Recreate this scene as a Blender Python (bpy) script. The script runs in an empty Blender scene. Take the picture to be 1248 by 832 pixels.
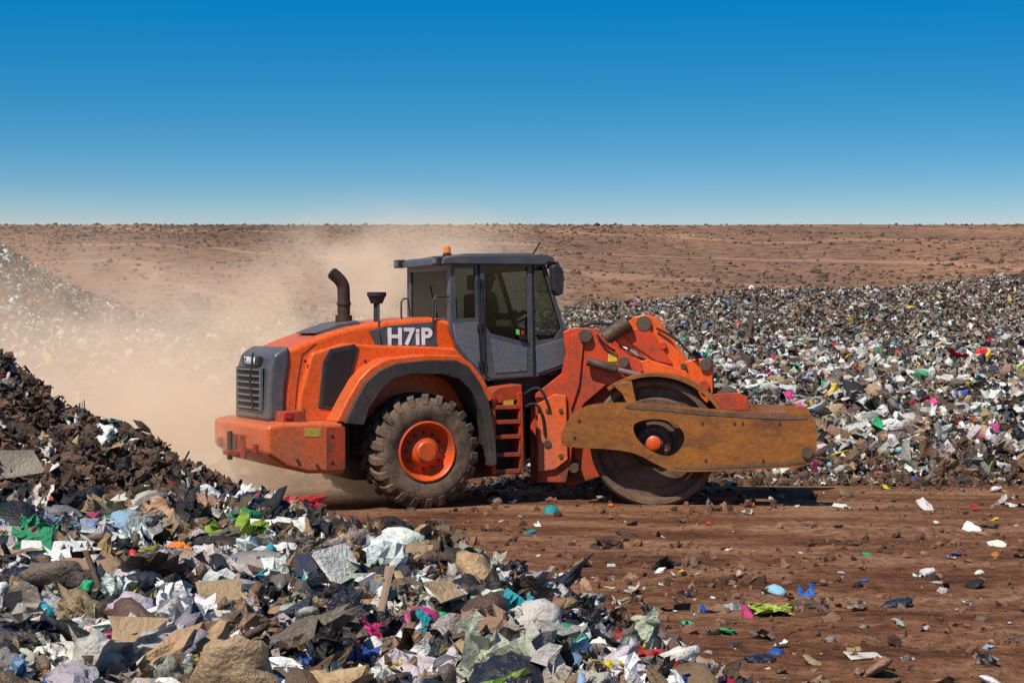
import bpy, bmesh, math, random
import numpy as np
from mathutils import Vector, Matrix
from mathutils.geometry import tessellate_polygon
random.seed(7); rng=np.random.default_rng(11)
S=bpy.context.scene
S.view_settings.view_transform='Standard'; S.view_settings.look='None'; S.view_settings.exposure=0
COL=S.collection
# ---------------------------------------------------------------- camera
FPX=2378.0; CAMZ=2.26; CAMY=-25.0; PITCH=math.atan(16/FPX)
cam=bpy.data.cameras.new("camera"); co=bpy.data.objects.new("camera",cam); COL.objects.link(co)
cam.lens=36*FPX/1248; cam.sensor_width=36; cam.clip_end=5000; cam.clip_start=.1
co.location=(0,CAMY,CAMZ); co.rotation_euler=(math.pi/2-PITCH,0,0); S.camera=co
Fv=Vector((0,math.cos(PITCH),-math.sin(PITCH))); Uv=Vector((0,math.sin(PITCH),math.cos(PITCH)))
# ---------------------------------------------------------------- light
sd=Vector((-0.42,-0.60,1.0)).normalized()
sl=bpy.data.lights.new("sun",'SUN'); so=bpy.data.objects.new("sun",sl); COL.objects.link(so)
sl.energy=5.0; sl.angle=math.radians(.5); sl.color=(1,.93,.81)
so.rotation_euler=(-sd).to_track_quat('-Z','Y').to_euler()
w=bpy.data.worlds.new("World"); S.world=w; w.use_nodes=True
nt=w.node_tree; nt.nodes.clear()
def N(nt,t,**k):
    n=nt.nodes.new(t)
    for a,b in k.items(): setattr(n,a,b)
    return n
tc=N(nt,'ShaderNodeTexCoord'); mp=N(nt,'ShaderNodeMapping'); mp.inputs['Scale'].default_value=(1,1,3.4); mp.inputs['Location'].default_value=(0,0,-.09)
nm=N(nt,'ShaderNodeVectorMath',operation='NORMALIZE')
sky=N(nt,'ShaderNodeTexSky',sky_type='NISHITA'); sky.sun_disc=False
sky.sun_elevation=math.asin(sd.z); sky.sun_rotation=math.atan2(sd.x,sd.y); sky.air_density=1.0; sky.dust_density=.6; sky.ozone_density=2.5
hs=N(nt,'ShaderNodeHueSaturation'); hs.inputs['Saturation'].default_value=1.38; hs.inputs['Hue'].default_value=.475; hs.inputs['Value'].default_value=2.7
sz=N(nt,'ShaderNodeSeparateXYZ'); mrz=N(nt,'ShaderNodeMapRange'); mrz.inputs[1].default_value=0; mrz.inputs[2].default_value=.22
cr=N(nt,'ShaderNodeValToRGB'); e=cr.color_ramp.elements
for _ in range(3): e.new(.5)
for q,(p,c) in zip(e,[(.22,(.42,.285,.262)),(.34,(.33,.29,.30)),(.52,(.19,.305,.36)),(.76,(.015,.335,.44)),(1,(.15,.23,.32))]): q.position=p; q.color=(*c,1)
mul=N(nt,'ShaderNodeMixRGB',blend_type='MULTIPLY'); mul.inputs[0].default_value=1
bg=N(nt,'ShaderNodeBackground'); bg.inputs[1].default_value=.13
wo=N(nt,'ShaderNodeOutputWorld'); L=nt.links.new
L(tc.outputs['Generated'],mp.inputs[0]); L(mp.outputs[0],nm.inputs[0]); L(nm.outputs[0],sky.inputs[0]); L(sky.outputs[0],hs.inputs['Color'])
L(tc.outputs['Generated'],sz.inputs[0]); L(sz.outputs['Z'],mrz.inputs[0]); L(mrz.outputs[0],cr.inputs[0]); L(hs.outputs[0],mul.inputs[1]); L(cr.outputs[0],mul.inputs[2])
L(mul.outputs[0],bg.inputs[0]); L(bg.outputs[0],wo.inputs[0])
# ---------------------------------------------------------------- noise
def vnoise(x,y,seed=0):
    xi=np.floor(x).astype(np.int64); yi=np.floor(y).astype(np.int64); xf=x-xi; yf=y-yi
    def h(a,b):
        n=(a*374761393+b*668265263+seed*982451653)&0xffffffff
        n=((n^(n>>13))*1274126177)&0xffffffff
        return ((n^(n>>16))&0xffff)/65535.0
    u=xf*xf*(3-2*xf); v=yf*yf*(3-2*yf)
    return (h(xi,yi)*(1-u)+h(xi+1,yi)*u)*(1-v)+(h(xi,yi+1)*(1-u)+h(xi+1,yi+1)*u)*v
def fbm(x,y,s,o=4,seed=0):
    t=0;a=.5;n=0
    for i in range(o):
        t=t+a*(vnoise(x*s+17.3*i,y*s-9.1*i,seed+i)-.5)*2; n+=a; a*=.5; s*=2.03
    return t/n
def sm(t):
    t=np.clip(t,0,1); return t*t*(3-2*t)
def pile_m(x,d):
    xe=np.interp(d,[2,8,10,12,14,16,17.5,19,20.3],[2.5,1.95,1.6,1.25,.85,.35,-.2,-1.5,-9])
    return xe-x+.45*fbm(x,d,.8,3,5)
def H(x,y):
    d=y+25
    near=np.exp(-((x-.0)/5.5)**4-((d-25.5)/2.2)**4)
    r1=np.exp(-((d-22.6-.25*np.sin(x*.35))/.24)**4); r2=np.exp(-((d-20.7-.3*np.sin(x*.3+1))/.27)**4); r3=np.exp(-((d-16.5-.35*x)/.26)**4)
    lug=np.clip(np.sin(x*24+np.sin(d*9)*1.2),-.3,1)*.018
    rut=-.05*(r1+r2+.8*r3)+.035*np.exp(-((d-21.7-.25*np.sin(x*.33))/.3)**2)+lug*(r1+r2+r3)
    z=(.05*fbm(x,d,.35,3,1)+.065*fbm(x,d,2.2,4,2)*(1-.7*near)*(d<45)+rut*(.6+.6*fbm(x,d,1.5,2,7)))*(1-.5*near)-.012
    m=pile_m(x,d)
    p=.51*sm(m/1.5)+.16*sm((-x-1.0)/3)*sm(m/2)
    p=p*sm((d-2)/3)*(d<21.5)
    z=z+p+sm(m/1.2)*(d<21.5)*(.13*fbm(x,d,1.1,4,8))
    mo=np.clip(.5+(-2.9-x)*.57,0,3.0)
    mo=mo*np.exp(-((d-20)/2.1)**2)*(x<-2.0)+0
    mo=mo+sm((-2.8-x)/.8)*np.exp(-((d-20)/2.3)**2)*.32*fbm(x,d,1.3,5,21)
    z=np.maximum(z,mo)
    f=sm((d-28.6)/1.5)*.25+np.clip((d-29)/27,0,1)*1.6+sm((d-29)/2)*.30*fbm(x,d,.3,4,33)+sm((d-29)/2)*.12*fbm(x,d,1.3,2,35)
    top=np.interp(x,[-40,-19,-5,0,3,9,14,19.5,23,30],[3.0,2.7,2.5,2.6,3.1,3.7,3.9,4.0,4.55,5.1])
    rg=(top-1.85)*sm((d-57)/30)
    lf=np.clip(-13.2-x,0,6)*.62*sm((d-48)/12)*(1-sm((d-66)/20))
    fall=1-sm((d-95)/45)
    z=z+(f+rg+lf+sm((d-60)/15)*.3*fbm(x,d,.12,3,41))*fall
    return z
# ---------------------------------------------------------------- material helpers
def newmat(name):
    m=bpy.data.materials.new(name); m.use_nodes=True; t=m.node_tree
    return m,t,t.nodes['Principled BSDF'],t.links.new
def paint(name,col,rough=.4,dust=.35,dustcol=(.30,.17,.10),metal=0,scale=3.0,bump=.15,spec=.5,low=True,streak=0,topd=.3):
    m,t,b,L=newmat(name)
    tc=N(t,'ShaderNodeTexCoord')
    n1=N(t,'ShaderNodeTexNoise'); n1.inputs['Scale'].default_value=scale; n1.inputs['Detail'].default_value=9; n1.inputs['Roughness'].default_value=.72
    n2=N(t,'ShaderNodeTexNoise'); n2.inputs['Scale'].default_value=scale*9; n2.inputs['Detail'].default_value=6
    mps=N(t,'ShaderNodeMapping')
    if streak: mps.inputs['Scale'].default_value=(.6,.6,1.7)
    L(tc.outputs['Object'],mps.inputs[0]); L(mps.outputs[0],n1.inputs[0]); L(tc.outputs['Object'],n2.inputs[0])
    r=N(t,'ShaderNodeMapRange'); r.inputs[1].default_value=.42; r.inputs[2].default_value=.70; r.inputs[4].default_value=dust
    L(n1.outputs[0],r.inputs[0]); fac=r.outputs[0]
    if low:
        sp=N(t,'ShaderNodeSeparateXYZ'); L(tc.outputs['Object'],sp.inputs[0])
        r2=N(t,'ShaderNodeMapRange'); r2.inputs[1].default_value=1.9; r2.inputs[2].default_value=.3; r2.inputs[3].default_value=.0; r2.inputs[4].default_value=1.0
        L(sp.outputs['Z'],r2.inputs[0])
        mu=N(t,'ShaderNodeMath',operation='MULTIPLY'); L(r2.outputs[0],mu.inputs[0]); L(n1.outputs[0],mu.inputs[1])
        g=N(t,'ShaderNodeNewGeometry'); s3=N(t,'ShaderNodeSeparateXYZ'); L(g.outputs['Normal'],s3.inputs[0])
        r3=N(t,'ShaderNodeMapRange'); r3.inputs[1].default_value=.6; r3.inputs[2].default_value=1.0; r3.inputs[4].default_value=topd; L(s3.outputs['Z'],r3.inputs[0])
        ad=N(t,'ShaderNodeMath',operation='ADD'); L(mu.outputs[0],ad.inputs[0]); L(fac,ad.inputs[1])
        a2=N(t,'ShaderNodeMath',operation='ADD'); a2.use_clamp=True; L(ad.outputs[0],a2.inputs[0]); L(r3.outputs[0],a2.inputs[1]); fac=a2.outputs[0]
    mx=N(t,'ShaderNodeMixRGB'); mx.inputs[1].default_value=(*col,1); mx.inputs[2].default_value=(*dustcol,1); L(fac,mx.inputs[0])
    m2=N(t,'ShaderNodeMixRGB',blend_type='MULTIPLY'); m2.inputs[0].default_value=.45; L(mx.outputs[0],m2.inputs[1])
    r4=N(t,'ShaderNodeMapRange'); r4.inputs[1].default_value=.3; r4.inputs[2].default_value=.6; r4.inputs[3].default_value=.4; L(n2.outputs[0],r4.inputs[0]); L(r4.outputs[0],m2.inputs[2])
    L(m2.outputs[0],b.inputs['Base Color'])
    rr=N(t,'ShaderNodeMapRange'); rr.inputs[3].default_value=rough; rr.inputs[4].default_value=min(1,rough+.45); L(fac,rr.inputs[0]); L(rr.outputs[0],b.inputs['Roughness'])
    b.inputs['Metallic'].default_value=metal; b.inputs['Specular IOR Level'].default_value=spec
    bp=N(t,'ShaderNodeBump'); bp.inputs['Strength'].default_value=bump; bp.inputs['Distance'].default_value=.01; L(n2.outputs[0],bp.inputs['Height']); L(bp.outputs[0],b.inputs['Normal'])
    return m
ORANGE=paint("orange_paint",(.88,.115,.008),.24,.20,scale=2.2,bump=.03)
ORANGE2=paint("worn_orange_paint",(.68,.060,.008),.36,.85,dustcol=(.16,.050,.024),scale=5)
RIM=paint("rim_orange_paint",(.80,.10,.012),.35,.75,dustcol=(.24,.085,.045),scale=6,low=False)
GREY=paint("grey_paint",(.070,.084,.102),.30,.28,dustcol=(.26,.18,.13),bump=.03)
GREYL=paint("light_grey_paint",(.13,.15,.175),.32,.28,dustcol=(.28,.2,.15),bump=.03)
DARK=paint("dark_plastic",(.022,.023,.026),.5,.35,dustcol=(.12,.085,.06))
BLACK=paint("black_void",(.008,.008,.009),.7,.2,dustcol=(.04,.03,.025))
RUBBER=paint("tyre_rubber",(.030,.028,.026),.85,1.0,dustcol=(.22,.145,.098),scale=4,bump=.6,spec=.15)
RUST=paint("rusty_yellow_steel",(.46,.165,.030),.36,1.0,dustcol=(.080,.034,.018),scale=1.9,bump=.5,metal=.3,low=False,streak=1)
STEEL=paint("drum_steel",(.14,.095,.065),.5,1.0,dustcol=(.055,.032,.02),metal=.25,scale=5,bump=.5,low=False)
MUD=paint("muddy_steel",(.17,.10,.062),.8,1.0,dustcol=(.05,.03,.02),scale=3,bump=.8,low=False)
EXH=paint("exhaust_steel",(.06,.04,.03),.5,.6,dustcol=(.13,.06,.03),metal=.4,low=False)
POST=paint("weathered_wood",(.14,.095,.065),.9,.6,dustcol=(.06,.04,.03),low=False)
CHROME=paint("cylinder_rod",(.35,.3,.26),.3,.5,metal=.7,low=False)
YEL=paint("yellow_decal",(.75,.48,.03),.5,.3)
WHITE=paint("white_lettering",(.9,.9,.9),.4,.0,low=False,scale=.5)
REDL=paint("red_lens",(.55,.02,.01),.2,.1,low=False)
AMB=paint("amber_lens",(.9,.22,.01),.15,.05,low=False)
VEST=paint("hi_vis_vest",(.2,.85,.08),.7,.05,low=False)
SKIN=paint("skin",(.35,.18,.11),.6,.05,low=False)
CLOTH=paint("work_trousers",(.03,.04,.08),.8,.1,low=False)
HAT=paint("hard_hat",(.8,.5,.05),.4,.05,low=False)
g,t,b,L=newmat("cab_glass"); t.nodes.remove(b)
tr=N(t,'ShaderNodeBsdfTransparent'); tr.inputs[0].default_value=(.48,.55,.53,1)
gl=N(t,'ShaderNodeBsdfGlossy'); gl.inputs['Roughness'].default_value=.03
fr_=N(t,'ShaderNodeFresnel'); fr_.inputs[0].default_value=1.5; ms=N(t,'ShaderNodeMixShader')
L(fr_.outputs[0],ms.inputs[0]); L(tr.outputs[0],ms.inputs[1]); L(gl.outputs[0],ms.inputs[2]); L(ms.outputs[0],t.nodes['Material Output'].inputs[0]); GLASS=g
# ---------------------------------------------------------------- frames
class Frame:
    def __init__(s,o,th):
        s.o=Vector(o); s.th=th; s.M=Matrix.Translation(s.o)@Matrix.Rotation(th,4,'Z'); s.I=s.M.inverted()
        s.c=s.I@Vector((0,CAMY,CAMZ))
    def p(s,px,py,yl):
        d=Fv+Vector((1,0,0))*((px-624)/FPX)+Uv*((416-py)/FPX)
        d=s.I.to_3x3()@d; t=(yl-s.c.y)/d.y; q=s.c+d*t; return (q.x,yl,q.z)
RF=Frame((.25,1.4,0),math.radians(24)); FF=Frame((.35,1.2,0),math.radians(-7))
comp=bpy.data.objects.new("landfill_compactor",None); COL.objects.link(comp); comp.empty_display_size=.5
def mk(name,verts,faces,fr,mat,bevel=0,segs=2,smooth=False,parent=comp,ang=30):
    me=bpy.data.meshes.new(name); me.from_pydata([tuple(fr.M@Vector(v)) if fr else tuple(v) for v in verts],[],faces)
    bm=bmesh.new(); bm.from_mesh(me); bmesh.ops.recalc_face_normals(bm,faces=bm.faces)
    bm.to_mesh(me); bm.free()
    me.materials.append(mat)
    o=bpy.data.objects.new(name,me); COL.objects.link(o)
    if parent: o.parent=parent
    if smooth or bevel:
        for p in me.polygons: p.use_smooth=True
    if bevel:
        b=o.modifiers.new("b",'BEVEL'); b.width=bevel; b.segments=segs; b.limit_method='ANGLE'; b.angle_limit=math.radians(ang); b.harden_normals=True
    elif smooth:
        me.set_sharp_from_angle(angle=math.radians(40))
    return o
def prism(name,loop,fr,y0,y1,mat,bevel=.012,segs=2,ref=None,holes=None,world_xz=False):
    ref=y0 if ref is None else ref
    conv=(lambda q:(q[0],q[1])) if world_xz else (lambda q:(fr.p(q[0],q[1],ref)[0],fr.p(q[0],q[1],ref)[2]))
    loops=[[conv(q) for q in loop]]+[[conv(q) for q in h] for h in (holes or [])]
    flat=[q for l in loops for q in l]; n=len(flat)
    V=[(x,y0,z) for x,z in flat]+[(x,y1,z) for x,z in flat]; Fc=[]
    if holes:
        for tri in tessellate_polygon([[Vector((x,z,0)) for x,z in l] for l in loops]):
            Fc.append(tuple(tri)); Fc.append(tuple(i+n for i in reversed(tri)))
    else:
        Fc.append(tuple(range(n))); Fc.append(tuple(n+i for i in reversed(range(n))))
    k=0
    for l in loops:
        m=len(l)
        for i in range(m):
            a=k+i;b2=k+(i+1)%m; Fc.append((a,b2,b2+n,a+n))
        k+=m
    return mk(name,V,Fc,fr,mat,bevel if not holes else 0,segs,smooth=False)
def box(name,fr,x0,x1,y0,y1,z0,z1,mat,bevel=.01):
    V=[(x,y,z) for x in(x0,x1) for y in(y0,y1) for z in(z0,z1)]
    return mk(name,V,[(0,1,3,2),(4,6,7,5),(0,4,5,1),(2,3,7,6),(0,2,6,4),(1,5,7,3)],fr,mat,bevel)
def lathe(name,fr,c,prof,mat,n=64,closed=False,smooth=True):
    V=[];Fc=[];m=len(prof)
    for i in range(n):
        a=2*math.pi*i/n
        for r,y in prof: V.append((c[0]+r*math.cos(a),y,c[1]+r*math.sin(a)))
    for i in range(n):
        j=(i+1)%n
        for k in range(m if closed else m-1):
            k2=(k+1)%m; Fc.append((i*m+k,j*m+k,j*m+k2,i*m+k2))
    return mk(name,V,Fc,fr,mat,0,smooth=smooth)
def cyl(name,fr,p0,p1,r,mat,n=20,r2=None,bevel=.004):
    p0=Vector(p0);p1=Vector(p1);r2=r if r2 is None else r2
    z=(p1-p0).normalized(); x=z.orthogonal().normalized(); y=z.cross(x)
    V=[];
    for p,q in((p0,r),(p1,r2)):
        for i in range(n):
            a=2*math.pi*i/n; V.append(tuple(p+x*q*math.cos(a)+y*q*math.sin(a)))
    Fc=[(i,(i+1)%n,n+(i+1)%n,n+i) for i in range(n)]+[tuple(range(n)),tuple(range(n,2*n))]
    return mk(name,V,Fc,fr,mat,bevel,ang=50)
def tube(name,fr,pts,r,mat,smooth=True):
    cu=bpy.data.curves.new(name,'CURVE'); cu.dimensions='3D'; cu.bevel_depth=r; cu.bevel_resolution=4; cu.use_fill_caps=True
    sp=cu.splines.new('POLY' if not smooth else 'NURBS'); sp.points.add(len(pts)-1)
    if smooth: sp.order_u=3; sp.use_endpoint_u=True; sp.resolution_u=6
    for i,p in enumerate(pts):
        q=fr.M@Vector(p); sp.points[i].co=(*q,1)
    cu.materials.append(mat); o=bpy.data.objects.new(name,cu); COL.objects.link(o); o.parent=comp; return o
def text(name,body,fr,px,py,yl,size,mat,off=.006,ext=.003,rear=False):
    cu=bpy.data.curves.new(name,'FONT'); cu.body=body; cu.size=size; cu.offset=off; cu.extrude=ext; cu.align_x='CENTER'; cu.align_y='CENTER'; cu.space_character=1.08
    cu.materials.append(mat); o=bpy.data.objects.new(name,cu); COL.objects.link(o)
    if rear: o.matrix_world=fr.M@Matrix.Translation(px)@Matrix.Rotation(-math.pi/2,4,'Z')@Matrix.Rotation(math.pi/2,4,'X')
    else: o.matrix_world=fr.M@Matrix.Translation(fr.p(px,py,yl))@Matrix.Rotation(math.pi/2,4,'X')
    mw=o.matrix_world.copy(); o.parent=comp; o.matrix_world=mw; return o
# ---------------------------------------------------------------- tyres
def tyre(tag,fr,cx,cz,yo,yi,R=.735):
    s=1 if yi>yo else -1; W=abs(yi-yo)
    P=lambda r,t:(r,yo+s*t)
    prof=[P(.36,.03),P(.42,.0),P(.52,-.02),P(.60,-.008),P(.645,.03),P(.675,.08),P(.68,W/2),P(.675,W-.08),P(.645,W-.03),P(.6,W),P(.42,W),P(.36,W-.03)]
    lathe("tyre_"+tag,fr,(cx,cz),prof,RUBBER,72,True)
    V=[];Fc=[]; n=22
    for side in(0,1):
        for k in range(n):
            a0=2*math.pi*(k+.5*side)/n; hw=.078
            sec=[(R,W/2-.02,0),(R,.10,.13),(R-.03,.030,.17),(R-.14,-.018,.19)]
            base=[(.66,W/2-.02,0),(.66,.10,.13),(.645,.05,.17),(.585,.012,.19)]
            idx=len(V)
            for (r,t_,da),(rb,tb,_) in zip(sec,base):
                if side: t_=W-t_; tb=W-tb
                for sg in(-1,1):
                    for rr,tt in((r,t_),(rb,tb)):
                        a=a0+da+sg*hw*(.85 if rr==r else 1.05); V.append((cx+rr*math.cos(a),yo+s*tt,cz+rr*math.sin(a)))
            for q in range(3):
                A=idx+q*4;B=A+4
                Fc+=[(A,A+2,B+2,B),(A,B,B+1,A+1),(A+2,A+3,B+3,B+2)]
            Fc+=[(idx,idx+1,idx+3,idx+2),(idx+12,idx+14,idx+15,idx+13)]
    mk("tread_lugs_"+tag,V,Fc,fr,RUBBER,.008,1)
    lathe("rim_"+tag,fr,(cx,cz),[P(.375,.05),P(.385,.0),P(.365,-.01),P(.345,.01),P(.33,.06),P(.30,.14),P(.27,.16),P(.21,.13),P(.19,.09),P(.17,.06),P(.155,.05),P(.0,.05)],RIM,56)
    lathe("hub_"+tag,fr,(cx,cz),[P(.13,.06),P(.13,.01),P(.115,-.005),P(0,-.005)],RIM,32)
    for k in range(12):
        a=2*math.pi*k/12; x=cx+.235*math.cos(a); z=cz+.235*math.sin(a)
        cyl("wheel_nut_%s_%d"%(tag,k),fr,(x,yo+s*.15,z),(x,yo+s*.10,z),.018,DARK,6,bevel=0)
rc=RF.p(521,549,-1.25); R=.735
tyre("rear_near",RF,rc[0],R-.02,-1.25,-.65); tyre("rear_far",RF,rc[0],R-.02,1.25,.65)
cyl("rear_axle",RF,(rc[0],-.7,R),(rc[0],.7,R),.16,DARK)
# ---------------------------------------------------------------- rear body
prism("hood",[(344,513),(346,428),(372,416),(400,406),(428,398),(470,391),(524,386),(553,392),(560,425),(592,463),(600,500),(560,500),(430,515)],RF,-.70,.70,ORANGE,.07,5)
prism("engine_cover_top",[(380,406),(398,399),(415,393),(436,390),(448,402),(420,410)],RF,-.45,.30,GREY,.03,3,ref=-.45)
prism("rear_surround",[(326,514),(329,448),(334,432),(346,424),(353,421),(354,440),(349,470),(347,514)],RF,-.735,.735,GREY,.06,5)
xr=RF.p(326,480,-.73)[0]
def zz(py,px=326,yl=-.5): return RF.p(px,py,yl)[2]
gz0,gz1=zz(501),zz(448)
box("grille_recess",RF,xr-.012,xr+.05,-.52,.52,gz0,gz1,BLACK,.01)
for i in range(7):
    z=gz0+.03+(gz1-gz0-.06)*i/6
    box("grille_slat_%d"%i,RF,xr-.035,xr+.0,-.50,.50,z-.010,z+.012,GREYL,.005)
for y in(-.52,.52): box("grille_frame_%d"%int(y*100),RF,xr-.04,xr+.0,y-.02,y+.02,gz0,gz1,GREYL,.005)
box("rear_badge_panel",RF,xr-.012,xr+.05,-.36,.36,zz(446),zz(434),DARK,.01)
text("rear_lettering","TAMAN",RF,Vector((xr-.016,.0,(zz(446)+zz(434))/2)),0,0,.13,WHITE,.002,.004,rear=True)
prism("side_vent_frame",[(388,497),(394,440),(402,425),(432,419),(438,424),(428,470),(418,494),(408,500)],RF,-.815,-.68,DARK,.012,2)
prism("side_vent",[(393,493),(398,442),(405,429),(430,424),(433,427),(424,468),(414,490),(406,494)],RF,-.822,-.69,BLACK,.005,1)
outer=[(421,516),(432,492),(446,466),(462,452),(482,443),(520,439),(556,439),(572,448),(586,468),(597,492),(604,530),(606,566)]
inner=[(598,568),(594,530),(586,500),(574,476),(560,462),(540,456),(500,456),(480,462),(466,474),(450,498),(444,518)]
prism("rear_fender",outer+inner,RF,-1.27,-.60,DARK,.012,2)
prism("fender_far",outer+inner,RF,.60,1.27,DARK,.012,2,ref=-1.27)
so_=[(410,514),(424,486),(438,462),(452,448),(472,437),(520,432),(560,433),(575,443),(590,462),(602,486),(596,490),(585,467),(571,448),(555,440),(520,440),(482,444),(462,453),(446,467),(432,493),(423,515)]
prism("fender_orange_shell",so_,RF,-1.20,-.62,ORANGE,.02,3)
prism("wheel_arch_panel",[(362,515),(366,480),(380,430),(420,418),(448,420),(520,422),(556,424),(590,462),(598,486),(574,460),(520,444),(480,446),(462,458),(440,490),(430,515)],RF,-.80,-.6,ORANGE,.04,4)
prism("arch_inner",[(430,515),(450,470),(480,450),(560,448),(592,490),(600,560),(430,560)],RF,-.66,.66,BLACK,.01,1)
prism("name_panel",[(450,403),(472,397),(528,392),(533,424),(500,425),(466,426),(458,420)],RF,-.722,-.68,GREY,.006,1)
text("name_lettering","H7iP",RF,499,411,-.728,.295,WHITE,.010)
prism("counterweight",[(325,519),(345,515),(420,514),(421,577),(376,577),(350,570),(325,554)],RF,-1.2,1.2,ORANGE,.06,5)
prism("counterweight_block",[(344,516),(346,502),(372,500),(374,516)],RF,-1.12,-.80,ORANGE2,.012,2)
prism("counterweight_recess",[(398,520),(421,520),(421,572),(398,574)],RF,-1.212,-1.1,ORANGE2,.006,1)
prism("tail_lamp",[(347,510),(347,503),(357,503),(357,510)],RF,-1.135,-1.0,REDL,.004,1)
prism("yellow_decal",[(371,521),(391,521),(391,532),(371,532)],RF,-1.204,-1.1,YEL,0)
for k,(x,y) in enumerate([(404,530),(404,562),(386,566),(362,560)]):
    q=RF.p(x,y,-1.2); cyl("counterweight_bolt_%d"%k,RF,(q[0],-1.225,q[2]),(q[0],-1.15,q[2]),.02,DARK,8,bevel=0)
xb=RF.p(325,519,-1.2)[0]
for y in(-.8,.8): box("rear_hook_%d"%int(y*10),RF,xb-.05,xb+.05,y-.06,y+.06,.72,.84,ORANGE2,.01)
box("tow_plate",RF,xb-.02,xb+.02,-.3,.3,.62,.92,ORANGE2,.01); cyl("tow_pin",RF,(xb-.12,0,.60),(xb-.12,0,.96),.035,DARK); box("tow_bracket",RF,xb-.18,xb+.0,-.12,.12,.66,.72,ORANGE2,.01)
prism("rear_chassis",[(410,515),(640,505),(640,575),(560,585),(430,585)],RF,-.55,.55,DARK,.02,2,ref=-.55)
def c3(px,py,yl): return RF.p(px,py,yl)
tube("exhaust_pipe",RF,[c3(419,400,-.3),c3(419,380,-.3),c3(419,358,-.3),c3(418,343,-.3),c3(405,333,-.3)],.082,EXH)
tube("exhaust_mouth",RF,[c3(407,334.5,-.3),c3(403.6,331.6,-.3)],.066,BLACK,False)
cyl("exhaust_collar",RF,c3(419,402,-.3),c3(419,384,-.3),.11,EXH); cyl("exhaust_band",RF,c3(419,372,-.3),c3(419,368,-.3),.093,DARK)
cyl("precleaner_pipe",RF,c3(459,398,-.45),c3(459,368,-.45),.04,DARK); cyl("precleaner_bowl",RF,c3(459,370,-.45),c3(459,361,-.45),.075,DARK,r2=.115)
cyl("precleaner_cap",RF,c3(459,361,-.45),c3(459,356,-.45),.125,DARK)
tube("hood_rod",RF,[c3(461,372,-.6),c3(462,410,-.74),c3(466,445,-.80)],.012,DARK,False)
for k in range(2): tube("handrail_%d"%k,RF,[c3(528+3*k,402-k*2,-.72+.2*k),c3(528+3*k,366,-.72+.2*k),c3(531+3*k,361,-.72+.2*k),c3(549+3*k,361,-.72+.2*k),c3(553+3*k,366,-.72+.2*k),c3(553+3*k,400,-.72+.2*k)],.014,DARK,False)
tube("hood_handle",RF,[c3(490,390,-.5),c3(489,384,-.5),c3(489,368,-.5),c3(492,364,-.5),c3(497,364,-.5),c3(500,385,-.5)],.012,DARK,False)
tube("rear_ladder_rod",RF,[(xr-.06,-.30,zz(500)),(xr-.1,-.3,zz(465)),(xr-.06,-.3,zz(430))],.014,DARK,False)
tube("panel_seam",RF,[c3(359,512,-.705),c3(362,470,-.705),c3(368,432,-.705),c3(385,418,-.705)],.004,BLACK,False)
for k,(x,y) in enumerate([(372,440),(370,500),(445,440),(540,436)]):
    q=c3(x,y,-.80); cyl("panel_latch_%d"%k,RF,(q[0],-.81,q[2]),(q[0],-.79,q[2]),.018,DARK,10,bevel=0)
# ---------------------------------------------------------------- cab
YC=.78
side_o=[(549,321),(664,319),(691,408),(691,446),(652,459),(592,464),(559,428),(549,404)]
h1=[(554,326),(579,325),(580,387),(556,388)]
h2=[(588,324),(644,323),(646,380),(646,420),(595,408),(590,400)]
h3=[(651,324),(661,324),(684,400),(676,412),(656,415),(652,408)]
for tag,(y0,y1) in {"near":(-YC,-YC+.06),"far":(YC-.06,YC)}.items():
    prism("cab_side_"+tag,side_o,RF,y0,y1,GREY,0,holes=[h1,h2,h3],ref=-YC)
    prism("cab_glass_"+tag,[(550,322),(663,321),(689,408),(656,420),(596,414),(552,392)],RF,y0+.025,y0+.032,GLASS,0,ref=-YC)
prism("door_frame",[(585,321),(648,320),(650,458),(598,461),(590,455)],RF,-YC-.012,-YC+.012,GREY,0,holes=[[(590,326),(643,325),(644,418),(598,406),(592,398)]])
prism("door_panel",[(598,412),(643,424),(643,452),(604,455)],RF,-YC-.02,-YC,GREYL,.006,1)
prism("door_seal_rear",[(582,322),(585,322),(589,455),(586,455)],RF,-YC-.006,-YC+.01,BLACK,0)
prism("door_seal_front",[(648,321),(651,321),(653,458),(650,458)],RF,-YC-.006,-YC+.01,BLACK,0)
prism("front_lower_panel",[(653,422),(688,412),(689,443),(655,455)],RF,-YC-.012,-YC,GREYL,.006,1)
prism("rear_lower_panel",[(552,394),(583,392),(586,450),(574,440),(556,418)],RF,-YC-.01,-YC,GREYL,.006,1)
prism("door_handle",[(634,408),(642,409),(642,414),(634,413)],RF,-YC-.05,-YC-.01,BLACK,.003,1)
prism("safety_sticker_green",[(629,401),(633,402),(633,408),(629,407)],RF,-YC+.010,-YC+.014,VEST,0)
prism("safety_sticker_red",[(635,402),(639,403),(639,408),(635,407)],RF,-YC+.010,-YC+.014,REDL,0)
for k,(x,y) in enumerate([(586,340),(586,395),(588,440)]): prism("door_hinge_%d"%k,[(x-4,y),(x+5,y),(x+5,y+8),(x-4,y+8)],RF,-YC-.035,-YC-.008,DARK,.004,1)
x0=RF.p(549,321,-YC)[0]; x1=RF.p(664,319,-YC)[0]; zt=RF.p(549,321,-YC)[2]; zb=RF.p(549,404,-YC)[2]; xf=RF.p(691,408,-YC)[0]; zf=RF.p(691,408,-YC)[2]; zf2=RF.p(691,446,-YC)[2]; zfl=RF.p(600,462,-YC)[2]
yi=YC-.06
box("cab_rear_sill",RF,x0,x0+.06,-yi,yi,zb,zb+.18,GREY); box("cab_rear_header",RF,x0,x0+.06,-yi,yi,zt-.08,zt,GREY)
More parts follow.
